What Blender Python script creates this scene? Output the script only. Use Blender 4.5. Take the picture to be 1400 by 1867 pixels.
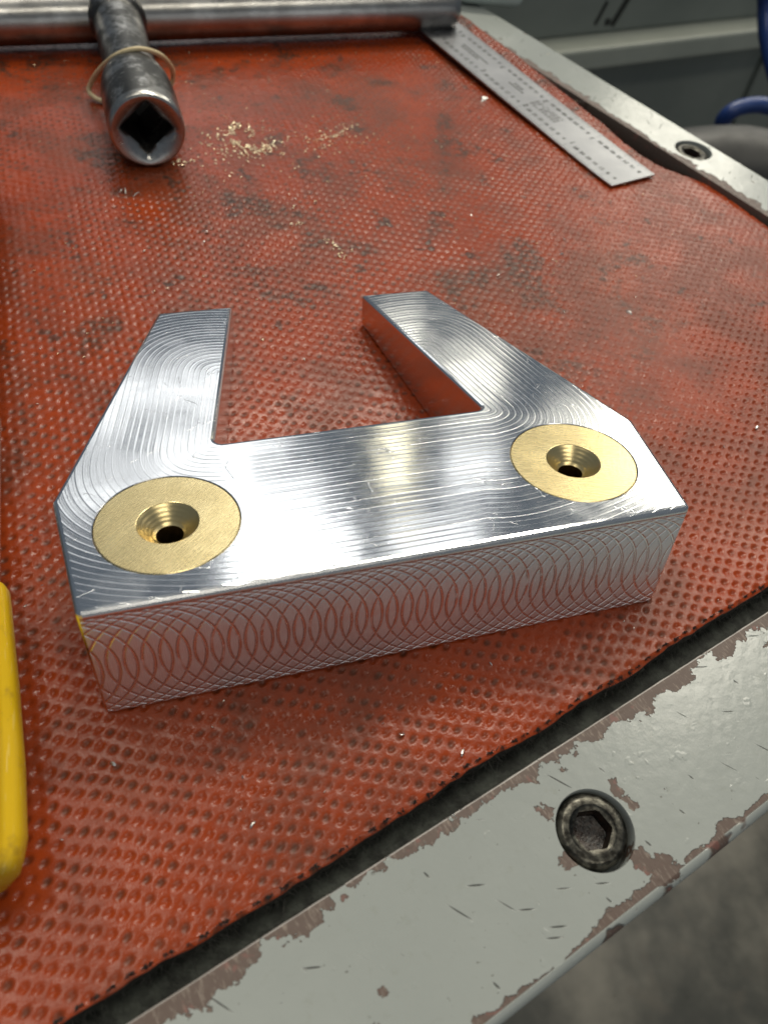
import bpy, bmesh, math, random
import numpy as np
from mathutils import Vector, Matrix, noise

# ------------------------------------------------------------------ reset
for o in list(bpy.data.objects): bpy.data.objects.remove(o)
scene = bpy.context.scene
COL = scene.collection
MM = 0.001
rnd = random.Random(7)

# ------------------------------------------------------------------ camera
cam_d = bpy.data.cameras.new('camera'); cam = bpy.data.objects.new('camera', cam_d); COL.objects.link(cam)
RIGHT = Vector((0.9568164524565648, -0.2703748248857337, 0.10676951988479357))
DOWN = Vector((-0.1526400131825446, -0.77988271036, -0.6070288168259935))
FWD = Vector((0.2473930126015145, 0.5645178581316406, -0.7874746250936596))
M = Matrix((RIGHT, -DOWN, -FWD)).transposed().to_4x4()
M.translation = Vector((-33.640, -57.684, 123.808)) * MM
cam.matrix_world = M
cam_d.sensor_fit = 'VERTICAL'; cam_d.sensor_width = 36; cam_d.sensor_height = 36
cam_d.lens = 27.60
cam_d.clip_start = 0.005; cam_d.clip_end = 50
cam_d.dof.use_dof = True; cam_d.dof.focus_distance = 0.150; cam_d.dof.aperture_fstop = 22
scene.camera = cam

# ------------------------------------------------------------------ world and lamps (workshop ceiling lights, added fill and reflection panels)
world = bpy.data.worlds.new('World'); scene.world = world; world.use_nodes = True
bg = world.node_tree.nodes['Background']
bg.inputs[0].default_value = (0.80, 0.96, 1.14, 1); bg.inputs[1].default_value = 0.125

def lamp(name, loc, target, sx, sy, power, col=(1.0, 0.94, 0.80)):
    d = bpy.data.lights.new(name, 'AREA'); d.shape = 'RECTANGLE'; d.size = sx; d.size_y = sy
    d.energy = power; d.color = col
    o = bpy.data.objects.new(name, d); COL.objects.link(o)
    o.location = loc
    o.rotation_euler = (Vector(target) - Vector(loc)).to_track_quat('-Z', 'Y').to_euler()
    return o
LAMPS = [
    # loc, size x, size y, power, colour: ceiling fixtures overhead, one added fill
    ((0.55, 1.35, 1.90), 1.20, 0.25, 29, (1.0, 0.94, 0.80)),
    ((-0.50, 0.47, 1.90), 0.90, 0.09, 8, (1.0, 0.94, 0.80)),
    ((1.70, 0.90, 1.90), 0.30, 1.20, 14, (1.0, 0.94, 0.80)),
    ((0.30, -0.90, 1.90), 1.20, 0.30, 7, (1.0, 0.94, 0.80)),  # added fill behind the camera, not a fixture of the workshop
    ((2.30, 2.10, 1.70), 0.80, 0.60, 5.0, (1.0, 0.96, 0.86)),
    ((2.62, 3.20, 1.75), 0.70, 0.75, 11.0, (1.0, 0.95, 0.80)),
]
for (loc, sx, sy, pw, cl_) in LAMPS:
    lamp('ceiling_or_fill_lamp', loc, (0, 0.06, 0), sx, sy, pw, cl_)
# unseen panels added for bright patches reflected in the block: direction from the block, angular size, radiance
def reflection_panel(az, el, w, h, rad, col, dist=3.6):
    a, e = math.radians(az), math.radians(el); c = Vector((0.0, 0.04, 0.02))
    p = c + Vector((math.sin(a)*math.cos(e), math.cos(a)*math.cos(e), math.sin(e)))*dist
    sx = 2*dist*math.tan(math.radians(w/2)); sy = 2*dist*math.tan(math.radians(h/2))
    lamp('added_reflection_panel', p, c, sx, sy, rad*math.pi*sx*sy, col)
COOL, CREAM, GOLD = (0.98, 0.98, 0.95), (1.0, 0.95, 0.80), (1.0, 0.90, 0.60)
for P_ in ((0, 21.2, 18, 2.2, 1.15, COOL), (-6.2, 23.3, 5.0, 1.6, 0.95, COOL), (6.0, 23.4, 6.0, 1.8, 1.0, COOL), (3.4, 25.4, 9.5, 1.9, 1.05, COOL), (-2.0, 28.0, 13.5, 2.9, 0.95, COOL),
           (18.3, 18.8, 3.0, 2.6, 1.5, CREAM), (23.8, 21.4, 4.4, 3.6, 1.35, CREAM), (32.0, 24.4, 3.6, 3.2, 0.85, CREAM), (17.8, 27.2, 2.0, 4.2, 1.8, GOLD),
           (7.5, 30.5, 7.0, 3.2, 1.0, COOL), (8.5, 35.2, 9.0, 3.4, 3.4, COOL), (21.5, 33.8, 7.0, 2.4, 1.5, COOL), (24.5, 28.0, 4.0, 3.0, 1.1, COOL),
           (172, 14.0, 50.0, 20.0, 0.34, COOL)):  # last panel added behind the camera to brighten the block's front face
    reflection_panel(P_[0], P_[1], P_[2], P_[3], P_[4]*1.7, P_[5])

scene.view_settings.view_transform = 'Standard'; scene.view_settings.look = 'None'
scene.view_settings.gamma = 1; scene.view_settings.use_curve_mapping = False
scene.view_settings.exposure = 0.0
scene.render.engine = 'CYCLES'

# ------------------------------------------------------------------ node helper
class V:
    """a socket (or number) with arithmetic that builds Math nodes"""
    nt = None
    def __init__(s, sock): s.s = sock
    @staticmethod
    def m(op, *a, clamp=False):
        n = V.nt.nodes.new('ShaderNodeMath'); n.operation = op; n.use_clamp = clamp
        for i, x in enumerate(a):
            if isinstance(x, V): V.nt.links.new(x.s, n.inputs[i])
            else: n.inputs[i].default_value = x
        return V(n.outputs[0])
    def __add__(a, b): return V.m('ADD', a, b)
    __radd__ = __add__
    def __sub__(a, b): return V.m('SUBTRACT', a, b)
    def __rsub__(a, b): return V.m('SUBTRACT', b, a)
    def __mul__(a, b): return V.m('MULTIPLY', a, b)
    __rmul__ = __mul__
    def __truediv__(a, b): return V.m('DIVIDE', a, b)
    def __rtruediv__(a, b): return V.m('DIVIDE', b, a)
    def __pow__(a, b): return V.m('POWER', a, b)
def vmin(a, b): return V.m('MINIMUM', a, b)
def vmax(a, b): return V.m('MAXIMUM', a, b)
def vabs(a): return V.m('ABSOLUTE', a)
def vsqrt(a): return V.m('SQRT', a)
def vfloor(a): return V.m('FLOOR', a)
def vfrac(a): return V.m('FRACT', a)
def vsin(a): return V.m('SINE', a)
def vlen(a, b): return vsqrt(a*a + b*b)
def smooth(x, e0, e1):
    n = V.nt.nodes.new('ShaderNodeMapRange'); n.interpolation_type = 'SMOOTHSTEP'
    V.nt.links.new(x.s, n.inputs[0]); n.inputs[1].default_value = e0; n.inputs[2].default_value = e1
    return V(n.outputs[0])
def clamp01(x): return V.m('ADD', x, 0.0, clamp=True)

class Mat:
    def __init__(s, name):
        s.mat = bpy.data.materials.new(name); s.mat.use_nodes = True
        s.nt = s.mat.node_tree; V.nt = s.nt
        s.b = s.nt.nodes['Principled BSDF']; s.out = s.nt.nodes['Material Output']
        tc = s.nt.nodes.new('ShaderNodeTexCoord')
        mp = s.nt.nodes.new('ShaderNodeVectorMath'); mp.operation = 'SCALE'; mp.inputs[3].default_value = 1000.0
        s.nt.links.new(tc.outputs['Object'], mp.inputs[0]); s.vec = mp.outputs[0]
        sp = s.nt.nodes.new('ShaderNodeSeparateXYZ'); s.nt.links.new(s.vec, sp.inputs[0])
        s.x, s.y, s.z = V(sp.outputs[0]), V(sp.outputs[1]), V(sp.outputs[2])
    def combine(s, x, y, z):
        n = s.nt.nodes.new('ShaderNodeCombineXYZ')
        for i, q in enumerate((x, y, z)):
            if isinstance(q, V): s.nt.links.new(q.s, n.inputs[i])
            else: n.inputs[i].default_value = q
        return n.outputs[0]
    def noise(s, scale, detail=3, rough=0.55, vec=None, dist=0.0):
        """scale: features per mm"""
        n = s.nt.nodes.new('ShaderNodeTexNoise'); n.inputs['Scale'].default_value = scale
        n.inputs['Detail'].default_value = detail; n.inputs['Roughness'].default_value = rough
        n.inputs['Distortion'].default_value = dist
        s.nt.links.new(vec or s.vec, n.inputs['Vector']); return V(n.outputs[0])
    def voro(s, scale, vec=None, feature='F1', out=0):
        n = s.nt.nodes.new('ShaderNodeTexVoronoi'); n.feature = feature; n.inputs['Scale'].default_value = scale
        s.nt.links.new(vec or s.vec, n.inputs['Vector']); return V(n.outputs[out])
    def white(s, v):
        n = s.nt.nodes.new('ShaderNodeTexWhiteNoise'); n.noise_dimensions = '1D'
        s.nt.links.new(v.s, n.inputs['W']); return V(n.outputs[0])
    def mix(s, f, a, b):
        n = s.nt.nodes.new('ShaderNodeMix'); n.data_type = 'RGBA'
        if isinstance(f, V): s.nt.links.new(f.s, n.inputs[0])
        else: n.inputs[0].default_value = f
        for i, c in ((6, a), (7, b)):
            if isinstance(c, tuple): n.inputs[i].default_value = (*c, 1)
            else: s.nt.links.new(c, n.inputs[i])
        return n.outputs[2]
    def fmix(s, f, a, b): return a + f*(b - a) if isinstance(b, V) or isinstance(a, V) else f*(b - a) + a
    def set(s, **k):
        for key, v in k.items():
            i = s.b.inputs[{'color': 'Base Color', 'rough': 'Roughness', 'metal': 'Metallic', 'spec': 'Specular IOR Level',
                            'coat': 'Coat Weight', 'coat_rough': 'Coat Roughness', 'aniso': 'Anisotropic', 'tangent': 'Tangent',
                            'alpha': 'Alpha', 'trans': 'Transmission Weight', 'sss': 'Subsurface Weight', 'ior': 'IOR'}[key]]
            if isinstance(v, V): s.nt.links.new(v.s, i)
            elif isinstance(v, tuple): i.default_value = (*v, 1)
            elif isinstance(v, (int, float)): i.default_value = v
            else: s.nt.links.new(v, i)
        return s
    def bump(s, h_mm, strength=1.0):
        """height in millimetres"""
        n = s.nt.nodes.new('ShaderNodeBump'); n.inputs['Strength'].default_value = strength
        n.inputs['Distance'].default_value = 0.001
        s.nt.links.new(h_mm.s, n.inputs['Height']); s.nt.links.new(n.outputs[0], s.b.inputs['Normal'])
        return s

# ------------------------------------------------------------------ mesh helpers (all coordinates in millimetres)
def mesh_obj(name, verts, faces, mats, parent=None, smooth=False, mi=None):
    me = bpy.data.meshes.new(name)
    me.from_pydata([tuple(c*MM for c in v) for v in verts], [], faces)
    for m in (mats if isinstance(mats, (list, tuple)) else [mats]): me.materials.append(m.mat)
    if mi is not None: me.polygons.foreach_set('material_index', mi)
    if smooth: me.polygons.foreach_set('use_smooth', [True]*len(me.polygons))
    me.update(); me.validate()
    o = bpy.data.objects.new(name, me); COL.objects.link(o)
    if parent: o.parent = parent
    return o
def bm_obj(name, bm, mats, parent=None, smooth=False):
    me = bpy.data.meshes.new(name); bmesh.ops.scale(bm, vec=(MM,)*3, verts=bm.verts); bm.to_mesh(me); bm.free()
    for m in (mats if isinstance(mats, (list, tuple)) else [mats]): me.materials.append(m.mat)
    if smooth: me.polygons.foreach_set('use_smooth', [True]*len(me.polygons))
    o = bpy.data.objects.new(name, me); COL.objects.link(o)
    if parent: o.parent = parent
    return o
def empty(name, loc_mm, rz=0.0):
    o = bpy.data.objects.new(name, None); COL.objects.link(o)
    o.location = [c*MM for c in loc_mm]; o.rotation_euler = (0, 0, rz); o.empty_display_size = 0.02
    return o
def tag(o, label=None, cat=None, group=None, kind=None):
    if label: o['label'] = label
    if cat: o['category'] = cat
    if group: o['group'] = group
    if kind: o['kind'] = kind
    return o
def auto_smooth(o, ang=35, flat=1e9):
    me = o.data; me.polygons.foreach_set('use_smooth', [p.area < flat*1e-6 for p in me.polygons])
    bm = bmesh.new(); bm.from_mesh(me)
    for e in bm.edges:
        if len(e.link_faces) == 2 and e.calc_face_angle(0) > math.radians(ang): e.smooth = False
    bm.to_mesh(me); bm.free()
def loft(loops, cap0=False, cap1=False):
    n = len(loops[0]); vs = [p for l in loops for p in l]; fs = []
    for k in range(len(loops)-1):
        for i in range(n):
            j = (i+1) % n; fs.append((k*n+i, k*n+j, (k+1)*n+j, (k+1)*n+i))
    if cap0: fs.append(tuple(range(n-1, -1, -1)))
    if cap1: fs.append(tuple(range((len(loops)-1)*n, len(loops)*n)))
    return vs, fs
def ring(r, z, n=64, fn=None):
    out = []
    for i in range(n):
        a = 2*math.pi*i/n; q = r if fn is None else fn(a)
        out.append((q*math.cos(a), q*math.sin(a), z))
    return out
def poly_r(a, flat, sides, rot=0.0):
    w = 2*math.pi/sides; b = (a-rot) % w - w/2
    return flat/math.cos(b)
def tube(path, radii, n=12, closed=False):
    P = [Vector(p) for p in path]; loops = []; up = Vector((0, 0, 1)); m = len(P); prev = None
    for i, p in enumerate(P):
        a = P[(i-1) % m] if (closed or i > 0) else P[i]; b = P[(i+1) % m] if (closed or i < m-1) else P[i]
        t = (b-a).normalized()
        if prev is None: s = t.cross(up); s = s if s.length > 1e-3 else t.cross(Vector((1, 0, 0)))
        else: s = prev - t*prev.dot(t)
        s.normalize(); prev = s; q = s.cross(t)
        r = radii[i] if isinstance(radii, (list, tuple)) else radii
        loops.append([tuple(p + s*r*math.cos(2*math.pi*k/n) + q*r*math.sin(2*math.pi*k/n)) for k in range(n)])
    if closed: loops.append(loops[0]); return loft(loops)
    return loft(loops, True, True)
def spline(pts, n):
    pts = [Vector(p) for p in pts]; out = []
    for i in range(len(pts)-1):
        p0 = pts[max(i-1, 0)]; p1 = pts[i]; p2 = pts[i+1]; p3 = pts[min(i+2, len(pts)-1)]
        for k in range(n):
            t = k/n
            out.append(0.5*((2*p1)+(p2-p0)*t+(2*p0-5*p1+4*p2-p3)*t*t+(3*p1-p0-3*p2+p3)*t**3))
    out.append(pts[-1]); return out
def boolean(o, cutters):
    for c in cutters:
        m = o.modifiers.new('b', 'BOOLEAN'); m.operation = 'DIFFERENCE'; m.object = c; m.solver = 'EXACT'
    bpy.context.view_layer.update()
    dg = bpy.context.evaluated_depsgraph_get()
    me = bpy.data.meshes.new_from_object(o.evaluated_get(dg)); o.modifiers.clear()
    old = o.data; o.data = me; bpy.data.meshes.remove(old)
    for c in cutters:
        d = c.data; bpy.data.objects.remove(c); bpy.data.meshes.remove(d)

# ------------------------------------------------------------------ frames of the place
TH = math.radians(16.4); CU, SU = math.cos(TH), math.sin(TH)      # the bench rails run 16.4 degrees to the block's base
def uv2w(u, v, z=0.0): return (u*CU - v*SU, u*SU + v*CU, z)
TILT = math.radians(11.0)                                           # the block is a wedge: its top slopes away
T0 = 24.30

# ================================================================== materials
def mat_mat():
    m = Mat('red_rubber'); V.nt = m.nt
    big = m.noise(0.018, 4, 0.6); mid = m.noise(0.07, 4, 0.6); fine = m.noise(0.6, 3, 0.6); mic = m.noise(3.0, 2, 0.6)
    grime = smooth(big*0.55 + mid*0.45 + fine*0.12, 0.50, 0.68)
    spot = smooth(m.noise(0.14, 3, 0.55), 0.64, 0.69)*smooth(fine, 0.32, 0.50)
    dirty = smooth(m.y, -95.0, 10.0)*0.85 + 0.12      # the far half is where the dirty tools lie
    spot = spot*dirty
    pale = smooth(m.noise(0.028, 3, 0.6), 0.52, 0.70)
    c = m.mix(smooth(mid + fine*0.3, 0.35, 0.9), (0.310, 0.044, 0.008), (0.225, 0.034, 0.009))
    c = m.mix(pale*0.35, c, (0.30, 0.066, 0.024))
    c = m.mix(grime*0.36, c, (0.075, 0.032, 0.016))
    blot = smooth(m.noise(0.055, 3, 0.65), 0.56, 0.66)*smooth(fine, 0.30, 0.60)
    c = m.mix(blot*dirty*0.85, c, (0.045, 0.024, 0.014))
    c = m.mix(spot*0.75, c, (0.026, 0.020, 0.014))
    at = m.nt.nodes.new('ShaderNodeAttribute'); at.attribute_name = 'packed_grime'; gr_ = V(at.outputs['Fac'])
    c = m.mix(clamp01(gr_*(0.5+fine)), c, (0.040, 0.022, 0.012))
    m.set(color=c, rough=clamp01(0.27 + (mid-0.5)*0.34 + (fine-0.5)*0.30 + gr_*0.2), spec=0.27)
    m.bump(mic*0.03 + fine*0.06)
    return m
def mat_alu_top():
    m = Mat('milled_aluminium'); V.nt = m.nt
    u = vabs(m.x + 0.0); y = m.y
    warp = (m.noise(0.05, 2)-0.5)*0.10
    # distance to the slot edge: bottom of the slot, then up the inner edge of the arm
    dx = vmax(u - 26.0, 0.0); d1 = vlen(dx, y - 35.35)
    rx = u - 26.0; ry = y - 35.35
    al = ry*0.978 - rx*0.2077; pe = vabs(rx*0.978 + ry*0.2077)
    al2 = al - vmin(vmax(al, 0.0), 23.0)
    d2 = (pe**2.6 + vabs(al2)**2.6)**(1/2.6)
    d = vmin(d1, d2) + warp
    ph = d/1.15; fr = vfrac(ph); band = vfloor(ph)
    rb = m.white(band); rb2 = m.white(band + 57.3)
    cusp = ((fr - 0.5)*(fr - 0.5)*4.0)**3.0
    # feed marks: fine arcs swept across each pass
    fx = m.noise(0.9, 2, 0.5)
    n1 = m.noise(5.0, 2, 0.6, vec=m.combine(m.x*0.35, m.y*1.6, 0.0))
    cross = vsin((m.x + (fr-0.5)*(fr-0.5)*2.2)*21.0)
    patch = smooth(m.noise(0.055, 2), 0.52, 0.66)
    h = cusp*0.0065 + fr*(rb-0.5)*0.012 + vsin(d*15.0 + fx*2.0)*0.0007*(0.4+patch) + cross*0.0007*patch + n1*0.0009
    m.set(color=m.mix(rb2*0.5, (0.80, 0.81, 0.83), (0.72, 0.735, 0.76)), metal=1.0,
          rough=clamp01(0.115 + (m.noise(0.35, 3)-0.5)*0.09 + patch*0.04))
    # scattered thin scratches
    sc = smooth(vabs(m.noise(0.10, 1, 0.5, dist=1.2)-0.5), 0.0035, 0.0008)*smooth(m.noise(0.22, 1), 0.54, 0.58)
    m.bump(h + sc*0.012)
    return m
def mat_alu_front():
    m = Mat('fly_cut_aluminium'); V.nt = m.nt
    R, p, mid = 11.45, 2.60, -12.75
    hh = m.z - mid; x = m.x
    c = vsqrt(vmax(R*R - hh*hh, 0.02))
    k = c/R
    def groove(t, w):
        f = vfrac(t/p); dd = vmin(f, 1.0 - f)*p*k
        return smooth(dd, w, w*0.25)
    x = x + (m.noise(0.06, 2)-0.5)*0.25
    gw = m.noise(0.22, 2)
    g1 = groove(x - c + 0.30, 0.33)*smooth(gw, 0.15, 0.42); g2 = groove(x + c, 0.33)*smooth(gw, 0.80, 0.52)
    inside = smooth(vabs(hh), R+0.15, R-0.2)
    fine = vsin(x*17.0 + m.noise(1.2, 1)*1.5)*0.008*(1.0 - vmax(g1, g2))
    h = fine - vmax(g1, g2*0.9)*0.12*inside + m.noise(2.5, 2)*0.0015
    m.set(color=(0.86, 0.86, 0.865), metal=1.0, rough=clamp01(0.47 + (m.noise(0.4, 3)-0.5)*0.16 - vmax(g1, g2)*0.20))
    m.bump(h); return m
def mat_alu_side():
    m = Mat('milled_aluminium_side'); V.nt = m.nt
    n = m.noise(2.2, 3, 0.6, vec=m.combine(m.x*0.25, m.y*0.25, m.z*0.9))
    m.set(color=(0.78, 0.78, 0.79), metal=1.0, rough=clamp01(0.20 + (m.noise(0.3, 3)-0.5)*0.12)); m.bump(n*0.004); return m
def mat_brass(ox, oy):
    m = Mat('brushed_brass'); V.nt = m.nt
    r = vlen(m.x, m.y)
    a = m.x*0.94 + m.y*0.34; b = m.y*0.94 - m.x*0.34
    s1 = m.noise(2.0, 3, 0.65, vec=m.combine(a*0.10, b*1.7, m.z))
    s2 = m.noise(2.0, 3, 0.65, vec=m.combine(a*1.8 + r*r*0.03, b*0.10, m.z))
    zone = smooth(m.noise(0.12, 2), 0.42, 0.6)
    rings = vsin(m.z*11.0)
    incone = smooth(r, 5.0, 4.7)
    h = (s1*zone*0.022 + s2*(1.0-zone)*0.022)*(1.0-incone) + incone*rings*0.006
    m.set(color=m.mix(m.noise(0.25, 3), (0.72, 0.57, 0.28), (0.78, 0.65, 0.36)), metal=1.0,
          rough=clamp01(0.27 + (s1-0.5)*0.16 + incone*0.04)); m.bump(h); return m
def mat_paint(name, near=True):
    """grey-green machine paint, chipped down to brown primer and metal; local x along the rail, y across (0 = inner edge)"""
    m = Mat(name); V.nt = m.nt
    edge = m.noise(0.16, 5, 0.62); ed2 = m.noise(0.9, 3, 0.6); slow = m.noise(0.05, 2, 0.5)
    di = 0.0 - m.y                     # distance from the inner edge
    W = 25.8 if near else 19.5
    do = m.y + W
    jag = (edge-0.5)*9.0 + (ed2-0.5)*1.6
    if near:
        inn = smooth(di - 1.9 - (slow-0.5)*8.0 - jag*1.35, 0.08, -0.08)
        out = smooth(do - 2.0 - (slow-0.5)*3.0 - jag*0.62, 0.08, -0.08)*vmax(smooth(do, 1.3, 1.5), smooth(m.noise(0.09, 3, 0.6), 0.56, 0.60))
    else:
        inn = smooth(di - 2.6 - (slow-0.5)*6.0 - jag*1.1, 0.08, -0.08)
        out = smooth(do - 0.6 - jag*0.4, 0.08, -0.08)
    v = m.voro(0.13); small = smooth(v + (ed2-0.5)*0.35 + (edge-0.5)*0.25, 0.085, 0.075)
    chip = vmax(vmax(inn, out), small)
    if near:
        for (cx, cy, rx, ry) in ((4.0, -7.2, 1.4, 1.5), (2.4, -14.8, 1.6, 1.3), (12.5, -20.6, 1.3, 2.6), (16.4, -10.6, 1.0, 2.3), (14.0, -23.0, 2.6, 2.0), (17.0, -13.0, 0.8, 1.6)):
            e = vlen((m.x-cx)/rx, (m.y-cy)/ry) + (ed2-0.5)*1.5 + (edge-0.5)*1.8 + (m.noise(0.45, 2)-0.5)*1.6
            chip = vmax(chip, smooth(e, 1.04, 0.96))
    # thin dark scratches
    sv = m.combine(m.x*0.9 + m.y*0.25, m.y*0.22, 0.0)
    scr = smooth(m.voro(0.50, vec=sv), 0.085, 0.045)*smooth(m.noise(0.18, 2), 0.46, 0.52)
    sv2 = m.combine(m.x*0.11 - m.y*0.06, m.y*1.1 + m.x*0.55, 4.0)
    line = smooth(m.voro(0.42, vec=sv2), 0.085, 0.045)*smooth(m.noise(0.15, 1), 0.38, 0.46)
    sv3 = m.combine(m.x*1.6 + m.y*0.9, m.y*0.09 - m.x*0.05, 9.0)
    line2 = smooth(m.voro(0.40, vec=sv3), 0.11, 0.06)*smooth(m.noise(0.12, 1), 0.40, 0.48)
    scr = vmax(scr, vmax(line, line2))*(1.0-chip)
    steel = smooth(m.noise(1.6, 3, 0.65, vec=m.combine(m.x*1.6, m.y*0.35, m.z)), 0.52, 0.68)
    rim = smooth(vmin(vabs(di), 3.0), 0.42, 0.16) if near else smooth(di, 0.3, 0.1)
    pcol = m.mix(m.noise(0.05, 3), (0.295, 0.315, 0.298), (0.335, 0.355, 0.336))
    speck = smooth(m.noise(1.3, 2, 0.5), 0.70, 0.74)*smooth(m.noise(0.2, 2), 0.45, 0.6)
    pcol = m.mix(speck*0.7, pcol, (0.10, 0.09, 0.075))
    pcol = m.mix(smooth(m.noise(0.5, 4, 0.7), 0.55, 0.8)*0.35, pcol, (0.25, 0.26, 0.22))
    ccol = m.mix(steel, (0.100, 0.066, 0.052), (0.20, 0.165, 0.140))
    ccol = m.mix(smooth(m.noise(0.35, 3), 0.60, 0.68)*0.6, ccol, (0.21, 0.085, 0.070))
    c = m.mix(chip, pcol, ccol)
    c = m.mix(scr*0.85, c, (0.045, 0.045, 0.040))
    if near: c = m.mix(rim*0.9, c, (0.55, 0.53, 0.50))
    blist = smooth(m.noise(0.32, 2), 0.66, 0.74)
    metal = chip*steel*0.6
    if near: metal = vmax(metal, rim*0.8)
    m.set(color=c, rough=clamp01(0.20 + chip*0.30 + (m.noise(0.3, 3)-0.5)*0.16), metal=metal, spec=0.5)
    m.bump(0.0 - chip*0.22 - scr*0.08 + m.noise(0.6, 3)*0.04 + blist*0.025 + m.noise(4.0, 2)*0.006*chip)
    return m
def mat_simple(name, c1, c2, rough, metal=0.0, nscale=0.2, bump=0.0, bscale=1.0, rvar=0.15, spec=0.5, det=4):
    m = Mat(name); V.nt = m.nt
    n = m.noise(nscale, det, 0.6)
    m.set(color=m.mix(smooth(n, 0.35, 0.68), c1, c2), metal=metal, rough=clamp01(rough + (m.noise(nscale*2.3, 3)-0.5)*rvar*2), spec=spec)
    if bump: m.bump(m.noise(bscale, 3, 0.6)*bump)
    return m
def mat_key():
    m = Mat('worn_black_steel'); V.nt = m.nt
    n = m.noise(0.10, 4, 0.6); w = m.noise(0.7, 3, 0.65); edge = smooth(m.z, 3.4, 1.6)
    bare = clamp01(smooth(n + (w-0.5)*0.35, 0.46, 0.66) + edge*0.8)
    m.set(color=m.mix(bare, (0.10, 0.098, 0.092), (0.44, 0.43, 0.41)), metal=1.0, rough=clamp01(0.40 - bare*0.10 + (w-0.5)*0.25))
    m.bump(w*0.05 + m.noise(2.5, 2)*0.015); return m
def mat_bar():
    m = Mat('bright_steel_bar'); V.nt = m.nt
    s = m.noise(1.5, 3, 0.6, vec=m.combine(m.x, m.y, m.z*0.12)); b = m.noise(0.08, 3)
    m.set(color=m.mix(smooth(b, 0.4, 0.65), (0.31, 0.30, 0.285), (0.47, 0.46, 0.44)), metal=1.0, rough=clamp01(0.30 + (s-0.5)*0.2)); m.bump(s*0.02 + m.noise(0.5, 2)*0.03); return m

MAT = mat_mat(); ALU = mat_alu_top(); FRONT = mat_alu_front(); SIDE = mat_alu_side(); BRASS = mat_brass(0, 0)
PAINT = mat_paint('chipped_grey_paint', True); PAINT2 = mat_paint('chipped_grey_paint_far', False)
KEY = mat_key(); BAR = mat_bar()
BENCH = mat_simple('oily_dark_bench', (0.007, 0.008, 0.006), (0.030, 0.034, 0.028), 0.60, 0.0, 0.35, 0.25, 0.9, spec=0.2)
SCREW = mat_simple('blackened_screw_steel', (0.030, 0.028, 0.024), (0.13, 0.125, 0.105), 0.34, 1.0, 0.55, 0.06, 1.4)
SOCKET_DARK = mat_simple('dark_socket_lining', (0.008, 0.007, 0.006), (0.035, 0.018, 0.010), 0.35, 0.0, 0.9, 0.25, 1.2)  # near-black material for the inside of the hex sockets
BORE = mat_simple('shade_darkened_brass', (0.10, 0.065, 0.03), (0.16, 0.11, 0.05), 0.45, 1.0, 0.6, 0.02, 2.0)  # brass darkened: the shade inside the drilled hole is in its colour
BAND = mat_simple('rubber_band_cream', (0.55, 0.44, 0.25), (0.66, 0.55, 0.34), 0.5, 0.0, 0.3)
def mat_yellow():
    m = Mat('yellow_acetate'); V.nt = m.nt
    d = smooth(m.noise(0.25, 4, 0.65), 0.58, 0.72); sc = smooth(m.noise(1.2, 2, 0.5, vec=m.combine(m.x*1.5, m.y*0.12, m.z*1.5)), 0.62, 0.70)
    endd = smooth(m.y, -20.5, -24.0)
    c = m.mix(m.noise(0.06, 3), (0.74, 0.49, 0.016), (0.66, 0.41, 0.012))
    c = m.mix(clamp01(d*0.35 + endd*0.35), c, (0.20, 0.12, 0.02))
    c = m.mix(sc*0.20, c, (0.85, 0.70, 0.25))
    m.set(color=c, rough=clamp01(0.17 + sc*0.2 + d*0.2)); m.bump(m.noise(0.3, 2)*0.06 + sc*0.01); return m
YEL = mat_yellow()
STEEL = mat_simple('polished_steel', (0.55, 0.54, 0.52), (0.66, 0.65, 0.63), 0.22, 1.0, 0.2)
SATIN = mat_simple('satin_chrome_ruler', (0.28, 0.285, 0.30), (0.34, 0.345, 0.36), 0.38, 1.0, 0.05, 0.004, 3.0, 0.06)
INK = mat_simple('etched_black', (0.02, 0.02, 0.02), (0.03, 0.03, 0.03), 0.6)
CHIPM = mat_simple('brass_swarf', (0.86, 0.73, 0.48), (0.93, 0.84, 0.62), 0.36, 1.0, 0.5)
WCHIP = mat_simple('aluminium_swarf', (0.80, 0.78, 0.72), (0.88, 0.86, 0.82), 0.3, 1.0, 0.5)
FUZZ = mat_simple('black_fibre', (0.012, 0.012, 0.011), (0.030, 0.030, 0.026), 0.7)
CUT = mat_simple('black_mat_backing', (0.010, 0.010, 0.009), (0.022, 0.020, 0.018), 0.75, 0, 0.8, 0.15, 1.2)
PANEL = mat_simple('grey_machine_paint', (0.185, 0.205, 0.185), (0.225, 0.245, 0.22), 0.45, 0.0, 0.01, 0, 1)
LEDGE = mat_simple('lit_ledge_paint', (0.36, 0.38, 0.33), (0.42, 0.44, 0.38), 0.45, 0.0, 0.02, 0, 1)  # cabinet paint made lighter: light caught by the ledge is in the colour
BLUE = mat_simple('blue_hose_rubber', (0.010, 0.035, 0.16), (0.016, 0.05, 0.20), 0.35, 0, 0.1)
DGREY = mat_simple('dark_grey_rubber', (0.028, 0.028, 0.027), (0.052, 0.051, 0.048), 0.5, 0, 0.05)
BLACKM = mat_simple('black_mark', (0.012, 0.013, 0.010), (0.02, 0.02, 0.017), 0.5, 0, 0.1)
PLAST = mat_simple('pale_plastic', (0.40, 0.47, 0.45), (0.48, 0.55, 0.52), 0.3, 0, 0.05)
def mat_floor():
    m = Mat('stained_concrete'); V.nt = m.nt
    a = m.noise(0.006, 5, 0.6); b = m.noise(0.03, 4, 0.6)
    c = m.mix(smooth(a, 0.36, 0.66), (0.055, 0.055, 0.047), (0.22, 0.205, 0.17))
    c = m.mix(smooth(b, 0.5, 0.75)*0.5, c, (0.10, 0.085, 0.065))
    m.set(color=c, rough=clamp01(0.32 + (b-0.5)*0.3)); return m
FLOOR = mat_floor()
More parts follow.
